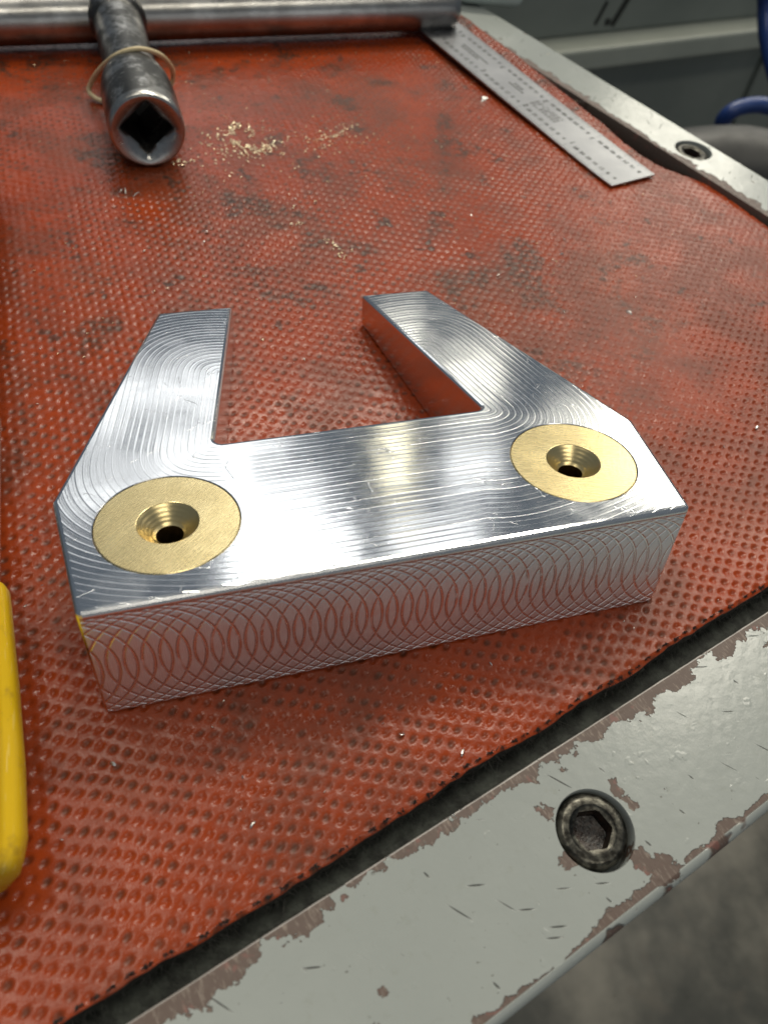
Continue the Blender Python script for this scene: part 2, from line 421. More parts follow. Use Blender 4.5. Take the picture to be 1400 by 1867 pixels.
# ================================================================== setting: floor, bench
def box_bm(bm, x0, x1, y0, y1, z0, z1):
    vs = [bm.verts.new(p) for p in ((x0, y0, z0), (x1, y0, z0), (x1, y1, z0), (x0, y1, z0), (x0, y0, z1), (x1, y0, z1), (x1, y1, z1), (x0, y1, z1))]
    for f in ((3, 2, 1, 0), (4, 5, 6, 7), (0, 1, 5, 4), (1, 2, 6, 5), (2, 3, 7, 6), (3, 0, 4, 7)): bm.faces.new([vs[i] for i in f])
    return vs
fl = mesh_obj('floor', [(-3000, -3000, -850), (4000, -3000, -850), (4000, 5000, -850), (-3000, 5000, -850)], [(0, 1, 2, 3)], FLOOR)
tag(fl, 'stained grey concrete workshop floor below the bench', 'floor', kind='structure')

FR0 = Vector((127.2, 182.8, 0)); FRD = Vector((0.351, -0.936, 0)).normalized(); FRN = Vector((0.936, 0.351, 0)).normalized()
# bench top: slab under mat and rails, cut to the line of the two rails
near_v0, near_v1 = -53.0, -27.2
def line_x(p, d, q, e):
    den = d.x*e.y - d.y*e.x; t = ((q.x-p.x)*e.y - (q.y-p.y)*e.x)/den; return p + d*t
n_out = Vector(uv2w(0, near_v0 + 3.2)); nd = Vector((CU, SU, 0))
f_out = FR0 + FRN*(19.5 - 2.0)
c0 = line_x(n_out, nd, f_out, FRD)
pl = n_out - nd*420; fa = f_out - FRD*260
poly = [tuple(pl), tuple(c0), tuple(fa), (-420, 480, 0)]
vs, fs = loft([[(p[0], p[1], -40.0) for p in poly], [(p[0], p[1], -3.4) for p in poly]], True, True)
bt = mesh_obj('bench_top', vs, fs, BENCH); tag(bt, 'dark oily metal bench top under the red mat', 'bench', kind='structure')

# ================================================================== rubber mat
mat_root = tag(empty('rubber_mat', (40, 110, -3.2)), 'worn red dimpled rubber mat with frayed black edge covering the bench', 'mat')
LA = np.array([1.97, -0.85]); LB = np.array([0.18, -2.80])
Linv = np.linalg.inv(np.array([LA, LB]).T)
def vnoise(x, y, seed):
    """smooth value noise on numpy arrays"""
    r = np.random.RandomState(seed); tab = r.rand(256, 256)
    xi = np.floor(x).astype(int); yi = np.floor(y).astype(int); fx = x-xi; fy = y-yi
    fx = fx*fx*(3-2*fx); fy = fy*fy*(3-2*fy)
    g = lambda i, j: tab[i % 256, j % 256]
    return (g(xi, yi)*(1-fx)+g(xi+1, yi)*fx)*(1-fy)+(g(xi, yi+1)*(1-fx)+g(xi+1, yi+1)*fx)*fy
def build_mat():
    vl = []; v = -23.0
    while v < 268:
        vl.append(v); v += 0.26 + 0.30*min(1.0, max(0.0, (v-10)/140.0))
    vl = np.array(vl); nu = 820
    bv = np.array([-60, 40, 66, 81, 92, 98, 107, 116, 144, 183, 222, 300.]); bu = np.array([178.4, 178.2, 177.2, 177.6, 177.0, 174.5, 170.0, 169.2, 168.2, 170.4, 171.4, 171.8])
    ur = np.interp(vl, bv, bu) + (vnoise(vl*0.12, vl*0+3.3, 5)-0.5)*0.9
    ul = (-92 + vl*SU)/CU
    s = np.linspace(0, 1, nu)
    U = ul[:, None] + (ur-ul)[:, None]*s[None, :]
    Vv = np.repeat(vl[:, None], nu, 1).copy()
    e = (vnoise(U*0.09, U*0+9.1, 11)-0.5)*0.9 + (vnoise(U*0.5, U*0+2.1, 12)-0.5)*0.35
    Vv += (e + 0.0)*np.clip(1-(Vv+23)/6.0, 0, 1)
    X = U*CU - Vv*SU; Y = U*SU + Vv*CU
    # dimple lattice
    wob = 0.16
    q = np.stack([X + (vnoise(X*0.25, Y*0.25, 1)-0.5)*wob*4, Y + (vnoise(X*0.25, Y*0.25, 2)-0.5)*wob*4])
    ij = np.tensordot(Linv, q, 1); f = ij - np.round(ij)
    best = None
    for di in (-1, 0, 1):
        for dj in (-1, 0, 1):
            dx = (f[0]-di)*LA[0] + (f[1]-dj)*LB[0]; dy = (f[0]-di)*LA[1] + (f[1]-dj)*LB[1]
            a = dx*0.86 + dy*0.51; b = -dx*0.51 + dy*0.86                     # pits are ovals
            r2 = (a/0.60)**2 + (b/0.45)**2
            best = r2 if best is None else np.minimum(best, r2)
    cell = np.round(ij).astype(int); rr = np.random.RandomState(77).rand(512, 512)
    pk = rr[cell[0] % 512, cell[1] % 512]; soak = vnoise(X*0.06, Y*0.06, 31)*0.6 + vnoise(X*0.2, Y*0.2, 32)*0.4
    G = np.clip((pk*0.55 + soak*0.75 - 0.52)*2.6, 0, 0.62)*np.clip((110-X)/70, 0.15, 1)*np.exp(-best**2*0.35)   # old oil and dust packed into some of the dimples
    wear = vnoise(X*0.035, Y*0.035, 3)*0.6 + vnoise(X*0.11, Y*0.11, 4)*0.4
    depth = 0.39*np.clip(0.45 + 1.25*(wear-0.25), 0.35, 1.0)
    far = np.clip((Y-120)/90.0, 0, 1)*np.clip((70-X)/60.0, 0, 1)
    depth *= (1 - 0.85*far)                                             # rubbed almost smooth near the wrench
    Z = -depth*np.exp(-(best**1.35)*1.0)
    # rolling unevenness of the sheet and the part that rides up on the far rail
    Z += (vnoise(X*0.03, Y*0.03, 21)-0.5)*0.5 + (vnoise(X*0.4, Y*0.4, 22)-0.5)*0.10 + (vnoise(X*1.3, Y*1.3, 23)-0.5)*0.05
    lift = np.clip((Vv-112)/40.0, 0, 1); lift = lift*lift*(3-2*lift)
    near = np.clip(1-(ur[:, None]-U)/9.0, 0, 1); near = near*near*(3-2*near)
    Z += 2.2*lift*near
    Z += 0.25
    Z -= 0.5*np.clip(1-(Vv+23.6)/1.2, 0, 1)
    nv = len(vl); G = G.reshape(-1)
    top = np.stack([X, Y, Z], -1).reshape(-1, 3)
    # underside rim (cut edge): lower copies of the near and the right boundary
    i = np.arange(nv-1)[:, None]*nu + np.arange(nu-1)[None, :]
    quads = np.stack([i, i+1, i+nu+1, i+nu], -1).reshape(-1, 4)
    nb = np.arange(nu); rb = np.arange(nv)*nu + nu-1
    low1 = top[nb].copy(); low1[:, 2] -= 2.9; low2 = top[rb].copy(); low2[:, 2] -= 2.9
    verts = np.concatenate([top, low1, low2]); o1 = len(top); o2 = o1+nu
    k = np.arange(nu-1); q1 = np.stack([o1+k, o1+k+1, nb[:-1]+1, nb[:-1]], -1)
    k = np.arange(nv-1); q2 = np.stack([o2+k, o2+k+1, rb[1:], rb[:-1]], -1)
    F = np.concatenate([quads, q1, q2]); mi = np.zeros(len(F), int); mi[len(quads):] = 1
    me = bpy.data.meshes.new('sheet')
    me.vertices.add(len(verts)); me.vertices.foreach_set('co', ((verts - np.array([40, 110, -3.2]))*MM).astype(np.float32).ravel())
    me.loops.add(F.size); me.loops.foreach_set('vertex_index', F.astype(np.int32).ravel())
    me.polygons.add(len(F)); me.polygons.foreach_set('loop_start', (np.arange(len(F))*4).astype(np.int32)); me.polygons.foreach_set('loop_total', np.full(len(F), 4, np.int32))
    me.polygons.foreach_set('material_index', mi.astype(np.int32)); me.polygons.foreach_set('use_smooth', np.ones(len(F), bool))
    me.materials.append(MAT.mat); me.materials.append(CUT.mat); me.update(calc_edges=True)
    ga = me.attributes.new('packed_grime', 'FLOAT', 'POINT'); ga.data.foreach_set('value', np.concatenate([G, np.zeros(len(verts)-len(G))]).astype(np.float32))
    o = bpy.data.objects.new('sheet', me); COL.objects.link(o); o.parent = mat_root
    return top.reshape(nv, nu, 3)
MT = build_mat()
# frayed fibres along the near cut edge
def fibres():
    vs, fs = [], []
    edge = MT[0]
    for k in range(1500):
        p = edge[rnd.randrange(20, len(edge)-5)]
        z = p[2] - rnd.uniform(0.35, 2.7)
        L = rnd.uniform(0.4, 1.5) if rnd.random() < 0.9 else rnd.uniform(1.5, 4.2)
        ang = rnd.uniform(-1.1, 1.1); d = Vector((SU*math.cos(ang)+CU*math.sin(ang), -CU*math.cos(ang)+SU*math.sin(ang), rnd.uniform(-0.9, 0.35)))
        cur = Vector((rnd.uniform(-1, 1), rnd.uniform(-1, 1), rnd.uniform(-0.9, 0.1)))*0.6
        w = rnd.uniform(0.035, 0.085); base = Vector((p[0], p[1], z)); side = d.cross(Vector((0, 0, 1))).normalized()*w
        o = len(vs); n = 4
        for i in range(n):
            t = i/(n-1); q = base + d*L*t + cur*L*t*t
            q.z = max(q.z, -3.3)
            tw = w*(1-0.7*t)
            vs += [tuple(q+side*(1-0.7*t)), tuple(q-side*(1-0.7*t)), tuple(q+Vector((0, 0, tw)))]
        for i in range(n-1):
            for a in range(3):
                b = (a+1) % 3; fs.append((o+i*3+a, o+i*3+b, o+i*3+3+b, o+i*3+3+a))
    # tufts of backing yarn standing out between the weave at regular steps
    step = 2.45/((edge[-1][0]-edge[0][0])/CU)*len(edge); t = 30.0
    while t < len(edge)-8:
        p = edge[int(t)]; t += step*rnd.uniform(0.85, 1.15); big_ = rnd.uniform(0.5, 1.15)
        for k in range(16):
            a = rnd.uniform(-1.3, 1.3); d = Vector((SU*math.cos(a)+CU*math.sin(a), -CU*math.cos(a)+SU*math.sin(a), rnd.uniform(-0.5, 0.9)))*big_*rnd.uniform(0.4, 1.0)
            s_ = rnd.uniform(-0.55, 0.55); b0 = Vector((p[0]+s_*CU-SU*0.75, p[1]+s_*SU+CU*0.75, p[2]+rnd.uniform(0.2, 0.55))); w = rnd.uniform(0.05, 0.10)
            side = d.cross(Vector((0, 0, 1))).normalized()*w; o = len(vs)
            for i in range(3):
                q = b0 + d*(i/2) + Vector((rnd.uniform(-.2, .2), rnd.uniform(-.2, .2), -0.3*(i/2)**2))*big_
                vs += [tuple(q+side*(1-0.4*i)), tuple(q-side*(1-0.4*i)), tuple(q+Vector((0, 0, w)))]
            for i in range(2):
                for a3 in range(3):
                    b3 = (a3+1) % 3; fs.append((o+i*3+a3, o+i*3+b3, o+i*3+3+b3, o+i*3+3+a3))
    ob = mesh_obj('frayed_edge', [(v[0]-40, v[1]-110, v[2]+3.2) for v in vs], fs, FUZZ, mat_root); tag(ob, kind='stuff')
fibres()

# ================================================================== rails with cap screws
def cap_screw(name, parent, loc, r=6.5, rot=0.3):
    N = 48; hexr = lambda a: poly_r(a, 3.15, 6, rot)
    L = [ring(r-0.9, -9, N), ring(r-0.02, -8.4, N), ring(r, -1.1, N), ring(r-0.25, -0.55, N), ring(r-0.85, -0.12, N), ring(r-1.3, 0, N), ring(4.35, 0, N), ring(4.15, -0.12, N), ring(3.95, -0.25, N),
         ring(0, -0.38, N, lambda a: hexr(a)+0.10), ring(0, -0.6, N, hexr), ring(0, -3.6, N, lambda a: hexr(a)*0.99), ring(0.8, -4.1, N)]
    vs, fs = loft(L, True, True)
    o = mesh_obj(name, vs, fs, [SCREW, SOCKET_DARK], parent, mi=[1 if k >= 10*N and k < 12*N or k == len(fs)-1 else 0 for k in range(len(fs))]); o.location = [c*MM for c in loc]; auto_smooth(o, 28)
    # inner faces of the socket take the near-black second material
    return o
def rail(name, origin, ang, x0, x1, width, top, paint, screws, label, outer_ch, base=-3.4, rot=0.3):
    root = empty(name, (origin[0], origin[1], base), ang); tag(root, label, 'rail', 'painted rails bolted round the bench edge')
    # cross-section, local y across: 0 inner edge .. -width outer edge; z relative to rail top
    h = top - base
    prof = [(0, -h), (0, -0.35), (-0.14, -0.1), (-0.35, 0), (-width+outer_ch, 0), (-width+outer_ch-0.3, -0.10), (-width+0.2, -outer_ch*0.75), (-width, -outer_ch*0.75-0.4), (-width, -h)]
    n = 260; loops = []
    for i in range(n+1):
        x = x0 + (x1-x0)*i/n
        l = []
        for (y, z) in prof:
            a = noise.noise(Vector((x*0.05, y*0.1, 3.1)))*0.14 + noise.noise(Vector((x*0.35, y*0.3, 7.7)))*0.07
            l.append((x, y + (a if z > -2 else 0), z + h + (a*0.35 if z > -2 else 0)))
        loops.append(l)
    vs, fs = loft(loops, True, True)
    fs = [tuple(reversed(f)) for f in fs]
    o = mesh_obj('painted_bar', vs, fs, paint, root)
    bm = bmesh.new(); bm.from_mesh(o.data); bmesh.ops.recalc_face_normals(bm, faces=bm.faces); bm.to_mesh(o.data); bm.free()
    cut = []
    for (sx, sy) in screws:
        vs, fs = loft([ring(6.15, h-5.0, 64), ring(6.15, h-0.35, 64), ring(6.4, h+0.3, 64), ring(6.4, h+3, 64)], True, True)
        c = mesh_obj('cutter', vs, fs, paint); c.matrix_world = Matrix.Translation(Vector(root.location)) @ Matrix.Rotation(ang, 4, 'Z') @ Matrix.Translation(Vector((sx*MM, sy*MM, 0)))
        bm = bmesh.new(); bm.from_mesh(c.data); bmesh.ops.recalc_face_normals(bm, faces=bm.faces); bm.to_mesh(c.data); bm.free()
        cut.append(c)
    bpy.context.view_layer.update()
    boolean(o, cut); auto_smooth(o, 30, 15)
    for p in o.data.polygons:
        if p.normal.z > 0.97: p.use_smooth = False
    for (sx, sy) in screws:
        s = cap_screw('cap_screw', root, (sx, sy+0.22, h-0.55), rot=rot); s.scale = (0.885, 0.885, 0.92)
        s.rotation_euler = (0.035, -0.04, 0)
    return root
corner = Vector(uv2w(0, near_v1)); 
farrail_in_at_near = line_x(corner, nd, FR0, FRD)
ulen = (farrail_in_at_near - corner).dot(nd)
rail('bench_rail', (corner.x, corner.y), TH, -420, ulen+19.0, 25.8, 2.0, PAINT, [(9.0, -13.3)], 'wide chipped grey-green painted rail with a large hex socket screw, along the frayed mat edge', 1.3, rot=0.6)
fa_ang = math.atan2(-FRD.y, -FRD.x)     # local x points away from the camera; inner edge on the left-hand (+y) side
rail('bench_rail', (FR0.x, FR0.y), fa_ang, -(farrail_in_at_near-FR0).dot(FRD)+0.3, 262, 19.5, 2.0, PAINT2, [(-(Vector((149.3, 156.7, 0))-FR0).dot(FRD), -10.2)], 'narrow pale glaring rail beside the steel ruler, with small sunken screw', 1.2)

# ================================================================== machined block
blk = tag(empty('machined_block', (0, 45, 0.3)), 'milled aluminium dovetail wedge block with two brass inserts lying on the red mat', 'machined block')
TA = math.tan(TILT)
def fillet(p, a, b, r, n=5):
    p, a, b = Vector(p), Vector(a), Vector(b); d1 = (a-p).normalized(); d2 = (b-p).normalized()
    half = d1.angle(d2)/2; t = r/math.tan(half); c = p + (d1+d2).normalized()*(r/math.sin(half))
    s = p+d1*t; e = p+d2*t; out = []
    for i in range(n+1):
        q = (s-c).lerp(e-c, i/n).normalized()*r + c; out.append((q.x, q.y))
    return out
A_, B_, C_, D_, E_ = (-50.0, 0.0), (-53.32, 25.49), (-31.83, 86.2), (-15.22, 86.2), (-25.98, 35.35)
mir = lambda p: (-p[0], p[1])
outline = [mir(A_), mir(B_), mir(C_), mir(D_)] + list(reversed([mir(q) for q in fillet(E_, D_, (0, 35.35), 1.3)])) * 0
outline = [A_, mir(A_), mir(B_), mir(C_), mir(D_)] + fillet(mir(E_), mir(D_), (0, 35.35), 1.3) + fillet(E_, (0, 35.35), D_, 1.3) + [D_, C_, B_]
bm = bmesh.new()
tv = [bm.verts.new((x, y, 0)) for x, y in outline]; bv = [bm.verts.new((x, y, y*TA - T0)) for x, y in outline]
n = len(outline)
bm.faces.new(tv); bm.faces.new(list(reversed(bv)))
for i in range(n): bm.faces.new((tv[i], bv[i], bv[(i+1) % n], tv[(i+1) % n]))
bmesh.ops.recalc_face_normals(bm, faces=bm.faces)
bm.edges.ensure_lookup_table()
front_e = [e for e in bm.edges if all(abs(v.co.z) < 1e-6 and abs(v.co.y) < 1e-6 for v in e.verts)]
top_e = [e for e in bm.edges if all(abs(v.co.z) < 1e-6 for v in e.verts)]
bot_e = [e for e in bm.edges if all(abs(v.co.z-(v.co.y*TA-T0)) < 1e-5 for v in e.verts)]
ver_e = [e for e in bm.edges if abs(e.verts[0].co.x-e.verts[1].co.x) < 1e-6 and abs(e.verts[0].co.y-e.verts[1].co.y) < 1e-6 and (abs(e.verts[0].co.x) > 27 or e.verts[0].co.y > 80)]
bmesh.ops.bevel(bm, geom=top_e+bot_e+ver_e, offset=0.85, offset_type='OFFSET', segments=3, profile=0.55, affect='EDGES', clamp_overlap=True)
bm.normal_update()
for f in bm.faces:
    nn = f.normal
    f.material_index = 0 if nn.z > 0.9 else (1 if nn.y < -0.9 and f.calc_center_median().y < 3 else 2)
body = bm_obj('block_body', bm, [ALU, FRONT, SIDE], blk)
BM = Matrix.Translation(Vector((0, -45*MM, -0.3*MM + 0.3*MM))) @ Matrix.Rotation(-TILT, 4, 'X') @ Matrix.Translation(Vector((0, 0, T0*MM)))
body.matrix_local = BM
bpy.context.view_layer.update()
INS = [(-35.86, 16.4), (35.86, 16.4)]
cut = []
for (x, y) in INS:
    vs, fs = loft([ring(11.46, -13.5, 96), ring(11.46, -0.10, 96), ring(11.60, 0.02, 96), ring(11.6, 2, 96)], True, True)
    c = mesh_obj('cutter', vs, fs, SIDE); c.matrix_world = blk.matrix_world @ BM @ Matrix.Translation(Vector((x*MM, y*MM, 0)))
    bm = bmesh.new(); bm.from_mesh(c.data); bmesh.ops.recalc_face_normals(bm, faces=bm.faces); bm.to_mesh(c.data); bm.free()
    cut.append(c)
bpy.context.view_layer.update()
boolean(body, cut); auto_smooth(body, 24, 40)
N = 96
prof = [(10.9, -13.4), (11.36, -13.0), (11.36, -0.16), (11.24, -0.05), (4.98, -0.05), (4.86, -0.10), (4.2, -0.78), (3.4, -1.62), (2.75, -2.35), (2.50, -2.65), (2.22, -2.85), (2.15, -3.6), (2.15, -12.2), (0.6, -12.9)]
vs, fs = loft([ring(r, z, N) for r, z in prof], True, True)
ins0 = mesh_obj('brass_insert', vs, fs, [BRASS, BORE], blk, mi=[1 if 10*N <= k < 13*N or k == len(fs)-1 else 0 for k in range(len(fs))]); auto_smooth(ins0, 22)
for k, (x, y) in enumerate(INS):
    o = ins0 if k == 0 else ins0.copy()
    if k: COL.objects.link(o); o.parent = blk
    o.matrix_local = BM @ Matrix.Translation(Vector((x*MM, y*MM, 0))) @ Matrix.Rotation(0.4 + 2.0*k, 4, 'Z')

# ================================================================== steel ruler
rd = Vector((-0.266, 0.964, 0)).normalized(); rang = math.atan2(rd.y, rd.x)
rul = tag(empty('steel_ruler', (118.0, 141.4, 0.45), rang), 'satin steel six inch ruler lying on the mat with its end under the wrench bar', 'ruler')
RW, RL, RT = 18.7, 152.0, 0.55
bm = bmesh.new(); nseg = 40
def rz(x): return 0.5*math.exp(-x/25.0) + max(0, x-10)*0.024        # the thin blade is slightly bowed
bot, top = [], []
for i in range(nseg+1):
    x = RL*i/nseg
    bot.append([bm.verts.new((x, s*RW/2, rz(x))) for s in (-1, 1)]); top.append([bm.verts.new((x, s*RW/2, rz(x)+RT)) for s in (-1, 1)])
for i in range(nseg):
    bm.faces.new((top[i][0], top[i+1][0], top[i+1][1], top[i][1])); bm.faces.new((bot[i][1], bot[i+1][1], bot[i+1][0], bot[i][0]))
    bm.faces.new((bot[i][0], bot[i+1][0], top[i+1][0], top[i][0])); bm.faces.new((top[i][1], top[i+1][1], bot[i+1][1], bot[i][1]))
bm.faces.new((bot[0][0], top[0][0], top[0][1], bot[0][1])); bm.faces.new((bot[-1][1], top[-1][1], top[-1][0], bot[-1][0]))
bmesh.ops.recalc_face_normals(bm, faces=bm.faces)
bm_obj('blade', bm, SATIN, rul)
def text_verts(body, size):
    cu = bpy.data.curves.new('t', 'FONT'); cu.body = body; cu.size = size; cu.align_x = 'CENTER'; cu.align_y = 'CENTER'; cu.resolution_u = 2; cu.offset = 0.03*size
    o = bpy.data.objects.new('t', cu); COL.objects.link(o); bpy.context.view_layer.update()
    me = bpy.data.meshes.new_from_object(o.evaluated_get(bpy.context.evaluated_depsgraph_get()))
    r = ([tuple(v.co) for v in me.vertices], [tuple(p.vertices) for p in me.polygons])
    bpy.data.objects.remove(o); bpy.data.curves.remove(cu); bpy.data.meshes.remove(me); return r
TXT = {}
def put_text(dst, body, x, y, size, flip):
    key = (body, size)
    if key not in TXT: TXT[key] = text_verts(body, size)
    v, f = TXT[key]; o = len(dst[0])
    for (a, b, c) in v:
        px, py = (x - a, y - b) if flip else (x + a, y + b)
        dst[0].append((px, py, rz(px)+RT+0.03))
    dst[1].extend(tuple(i+o for i in q) for q in f)
marks = ([], [])
def bar_mark(x0, x1, y0, y1):
    o = len(marks[0])
    for (x, y) in ((x0, y0), (x1, y0), (x1, y1), (x0, y1)): marks[0].append((x, y, rz(x)+RT+0.03))
    marks[1].append((o, o+1, o+2, o+3))
for inch in range(6):
    x0 = inch*25.4
    for k in range(1, 8):
        xx = x0 + k*25.4/8
        if xx < RL-2:
            put_text(marks, str(k*4), xx, RW/2-4.0, 2.1, True)
            put_text(marks, str(k*8), xx, -RW/2+4.0, 2.1, False)
    if inch: put_text(marks, str(inch), x0, RW/2-4.9, 2.9, True); put_text(marks, str(inch), x0, -RW/2+4.9, 2.9, False)
for i in range(1, 192):
    x = i*25.4/32
    L = 2.9 if i % 32 == 0 else 2.1 if i % 8 == 0 else 1.5 if i % 4 == 0 else 1.0
    bar_mark(x-0.055, x+0.055, RW/2-L, RW/2-0.02); bar_mark(x-0.055, x+0.055, -RW/2+0.02, -RW/2+L)
# fraction table and the small worn lines of lettering along the middle (too worn to read)
for r in range(6):
    for c_ in range(9):
        if rnd.random() < 0.9: x = 38 + c_*1.6; bar_mark(x, x+1.1, -2.2+r*0.75, -1.85+r*0.75)
for (xa, xb, y) in ((58, 66, 0.1), (60, 64, -1.4), (80, 96, -0.4), (84, 94, 1.1), (112, 124, 0.0)):
    x = xa
    while x < xb: w = rnd.uniform(0.5, 1.2); bar_mark(x, x+w, y-0.38, y+0.38); x += w+0.35
gm = mesh_obj('graduations', marks[0], marks[1], INK, rul)

# ================================================================== chuck key (T-handle square socket wrench)
key = tag(empty('chuck_key', (-26.3, 205, 0.4)), 'worn dark steel T-handle wrench with square socket end resting on the mat', 'wrench')
N = 64
def sq(flat, lim, rot=math.pi/4*0): 
    return lambda a: min(poly_r(a, flat, 4, math.pi/4 + math.pi/4 + rot), lim)
HR = 10.3
L = [ring(HR-1.5, 0.9, N)]
L = []
sqf = sq(4.85, 7.0)
# from the bottom of the square hole outwards to the far end of the shaft (z = along the key)
L.append(ring(0, 22, N, lambda a: sqf(a)*0.9)); L.append(ring(0, 3.4, N, sqf)); L.append(ring(0, 2.6, N, lambda a: sqf(a)+0.15))
L.append(ring(0, 1.4, N, lambda a: sqf(a)*0.62 + 8.5*0.38)); L.append(ring(0, 0.5, N, lambda a: sqf(a)*0.25 + 8.7*0.75)); L.append(ring(8.95, 0.05, N)); L.append(ring(9.4, 0.0, N)); L.append(ring(9.95, 0.35, N)); L.append(ring(10.25, 1.0, N)); L.append(ring(HR, 2.2, N))
for z, r in ((14, 10.3), (20, 10.25), (24, 10.0), (27, 9.5), (29.5, 8.8), (31.5, 8.05), (33, 7.75), (45, 7.7), (60, 7.75), (70, 7.8), (71.0, 8.9), (72.5, 9.3), (88, 9.3), (91, 8.8), (92.5, 7.0)):
    L.append(ring(r, z, N))
vs, fs = loft(L, True, True)
kb = mesh_obj('socket_shaft', vs, fs, KEY, key)
kb.matrix_local = Matrix.Translation(Vector((0, -42.5*MM, (10.35)*MM))) @ Matrix.Rotation(0.035, 4, 'Z') @ Matrix.Rotation(math.radians(-90.0-0.6), 4, 'X') @ Matrix.Rotation(0.06, 4, 'Z')
auto_smooth(kb, 32)
prof = [(0.01, -74), (4.9, -74), (6.8, -73.1), (7.4, -72)] + [(7.4 + 0.02*math.sin(i*1.7), -70 + i*9.0) for i in range(21)] + [(7.4, 117.6), (7.2, 119.6), (6.2, 120.8), (3.2, 121.0), (0.01, 121.0)]
vs, fs = loft([ring(r, z, 48) for r, z in prof])
cb = mesh_obj('cross_bar', vs, fs, BAR, key, smooth=True)
cb.matrix_local = Matrix.Translation(Vector((0, 37.0*MM, 8.6*MM))) @ Matrix.Rotation(math.radians(4.4), 4, 'Z') @ Matrix.Rotation(math.radians(90), 4, 'Y')

# rubber band hanging round the neck of the key
bp = []
for (x, y, z) in ((-33.0, 199.0, 1.2), (-38.0, 200.5, 1.4), (-40.8, 203.8, 2.4), (-39.6, 203.6, 5.5), (-36.2, 197.6, 12.0), (-31.2, 190.6, 18.6), (-25.2, 190.4, 20.3), (-19.6, 195.2, 17.0), (-16.2, 201.5, 11.5), (-14.9, 206.5, 6.0), (-16.2, 207.0, 2.0), (-19.5, 203.5, 1.0), (-26, 200.5, 1.0)): bp.append((x, y, z))
cl = []
m_ = len(bp)
for i in range(m_):
    p0, p1, p2, p3 = (Vector(bp[(i+k) % m_]) for k in (-1, 0, 1, 2))
    for k in range(10):
        t = k/10; cl.append(0.5*((2*p1)+(p2-p0)*t+(2*p0-5*p1+4*p2-p3)*t*t+(3*p1-p0-3*p2+p3)*t**3))
vs, fs = tube(cl, 0.72, 10, closed=True)
rb_ = mesh_obj('rubber_band', vs, fs, BAND, None, smooth=True)
tag(rb_, 'cream rubber band looped loosely round the wrench neck', 'rubber band')

# ================================================================== yellow screwdriver
sd = tag(empty('screwdriver', (-69.0, 0, 0.3)), 'screwdriver with translucent yellow handle lying beside the aluminium block', 'screwdriver')
def flute(r, d): return lambda a: r*(1 - d*(0.5-0.5*math.cos(6*a))**3)
N = 72; L = []
for y, r, d in ((-24.5, 1.2, 0), (-24.4, 5.2, 0.01), (-24.1, 6.9, 0.04), (-23.4, 7.9, 0.07), (-22.0, 8.4, 0.09), (-19, 8.95, 0.11), (-9, 8.8, 0.12), (4, 8.1, 0.12), (12, 7.5, 0.11), (18, 7.1, 0.10), (20.4, 6.9, 0.09), (21.2, 6.5, 0.06), (21.5, 5.6, 0.02), (21.6, 2.5, 0)):
    L.append([(x, -y, z) for (x, z, _) in ring(0, 0, N, flute(r, d))])
vs, fs = loft(L, True, True)
hd = mesh_obj('handle', vs, fs, YEL, sd); auto_smooth(hd, 40)
bm = bmesh.new(); bm.from_mesh(hd.data)
for v in bm.verts: v.co.y = -v.co.y
bmesh.ops.recalc_face_normals(bm, faces=bm.faces); bm.to_mesh(hd.data); bm.free()
hd.location = (0, 0, 9.0*MM)
vs, fs = loft([[(x, y, z) for (x, z, _) in ring(r, 0, 32)] for y, r in ((18, 5.3), (27, 5.3), (60, 5.3), (62, 4.9), (150, 4.6), (152, 4.2))], True, True)
shf = mesh_obj('shaft', vs, fs, STEEL, sd); shf.location = (0, 0, 9.0*MM); auto_smooth(shf, 40)

# ================================================================== swarf
def on_mat(x, y):
    # nearest height of the sheet, for laying small things on it
    u = x*CU + y*SU; v = -x*SU + y*CU
    i = int(np.searchsorted(MT_v, v)); i = min(max(i, 0), MT.shape[0]-1)
    row = MT[i]; j = int(np.argmin((row[:, 0]-x)**2 + (row[:, 1]-y)**2)); return row[j][2]
MT_v = (-MT[:, 0, 0]*SU + MT[:, 0, 1]*CU)
def curl(dst, x, y, size, wid, flat=False):
    z = on_mat(x, y) + 0.12
    a0 = rnd.uniform(0, 6.28); turn = rnd.uniform(-2.8, 2.8); n = 5; o = len(dst[0]); p = Vector((x, y, z)); tilt = rnd.uniform(-0.2, 0.5)
    nrm = Vector((rnd.uniform(-0.7, 0.7), rnd.uniform(-0.7, 0.7), 1)).normalized()
    for i in range(n):
        t = i/(n-1); a = a0 + turn*t
        w = wid*(0.35 + 0.65*math.sin(math.pi*(0.15+0.7*t)))
        d = Vector((math.cos(a), math.sin(a), 0)); s = d.cross(nrm).normalized()*w
        zz = p + Vector((0, 0, abs(math.sin(t*3.1))*size*0.22))
        th = Vector((0, 0, 0.05+wid*0.15))
        dst[0].extend([tuple(zz+s), tuple(zz-s), tuple(zz+th)]); p = p + d*size/(n-1)
    for i in range(n-1):
        for a in range(3):
            b = (a+1) % 3; dst[1].append((o+i*3+a, o+i*3+b, o+i*3+3+b, o+i*3+3+a))
brass = ([], [])
def sprinkle(cx, cy, sx, sy, n, s0, s1, dst=None):
    for _ in range(n): curl(dst or brass, rnd.gauss(cx, sx), rnd.gauss(cy, sy), rnd.uniform(s0, s1)*0.9, rnd.uniform(0.08, 0.21))
for (x, y, n) in ((-4.1, 180.4, 5), (-0.8, 183.2, 16), (1.4, 185.2, 10), (5.0, 182.0, 6), (-0.5, 174.6, 8), (2.7, 172.0, 18), (5.0, 170.5, 12), (7.5, 171.0, 12), (9.4, 172.0, 8), (0.5, 169.5, 6)):
    sprinkle(x, y, 0.8, 1.0, n, 0.6, 1.8); sprinkle(x, y, 1.2, 1.4, 2, 1.8, 3.0)
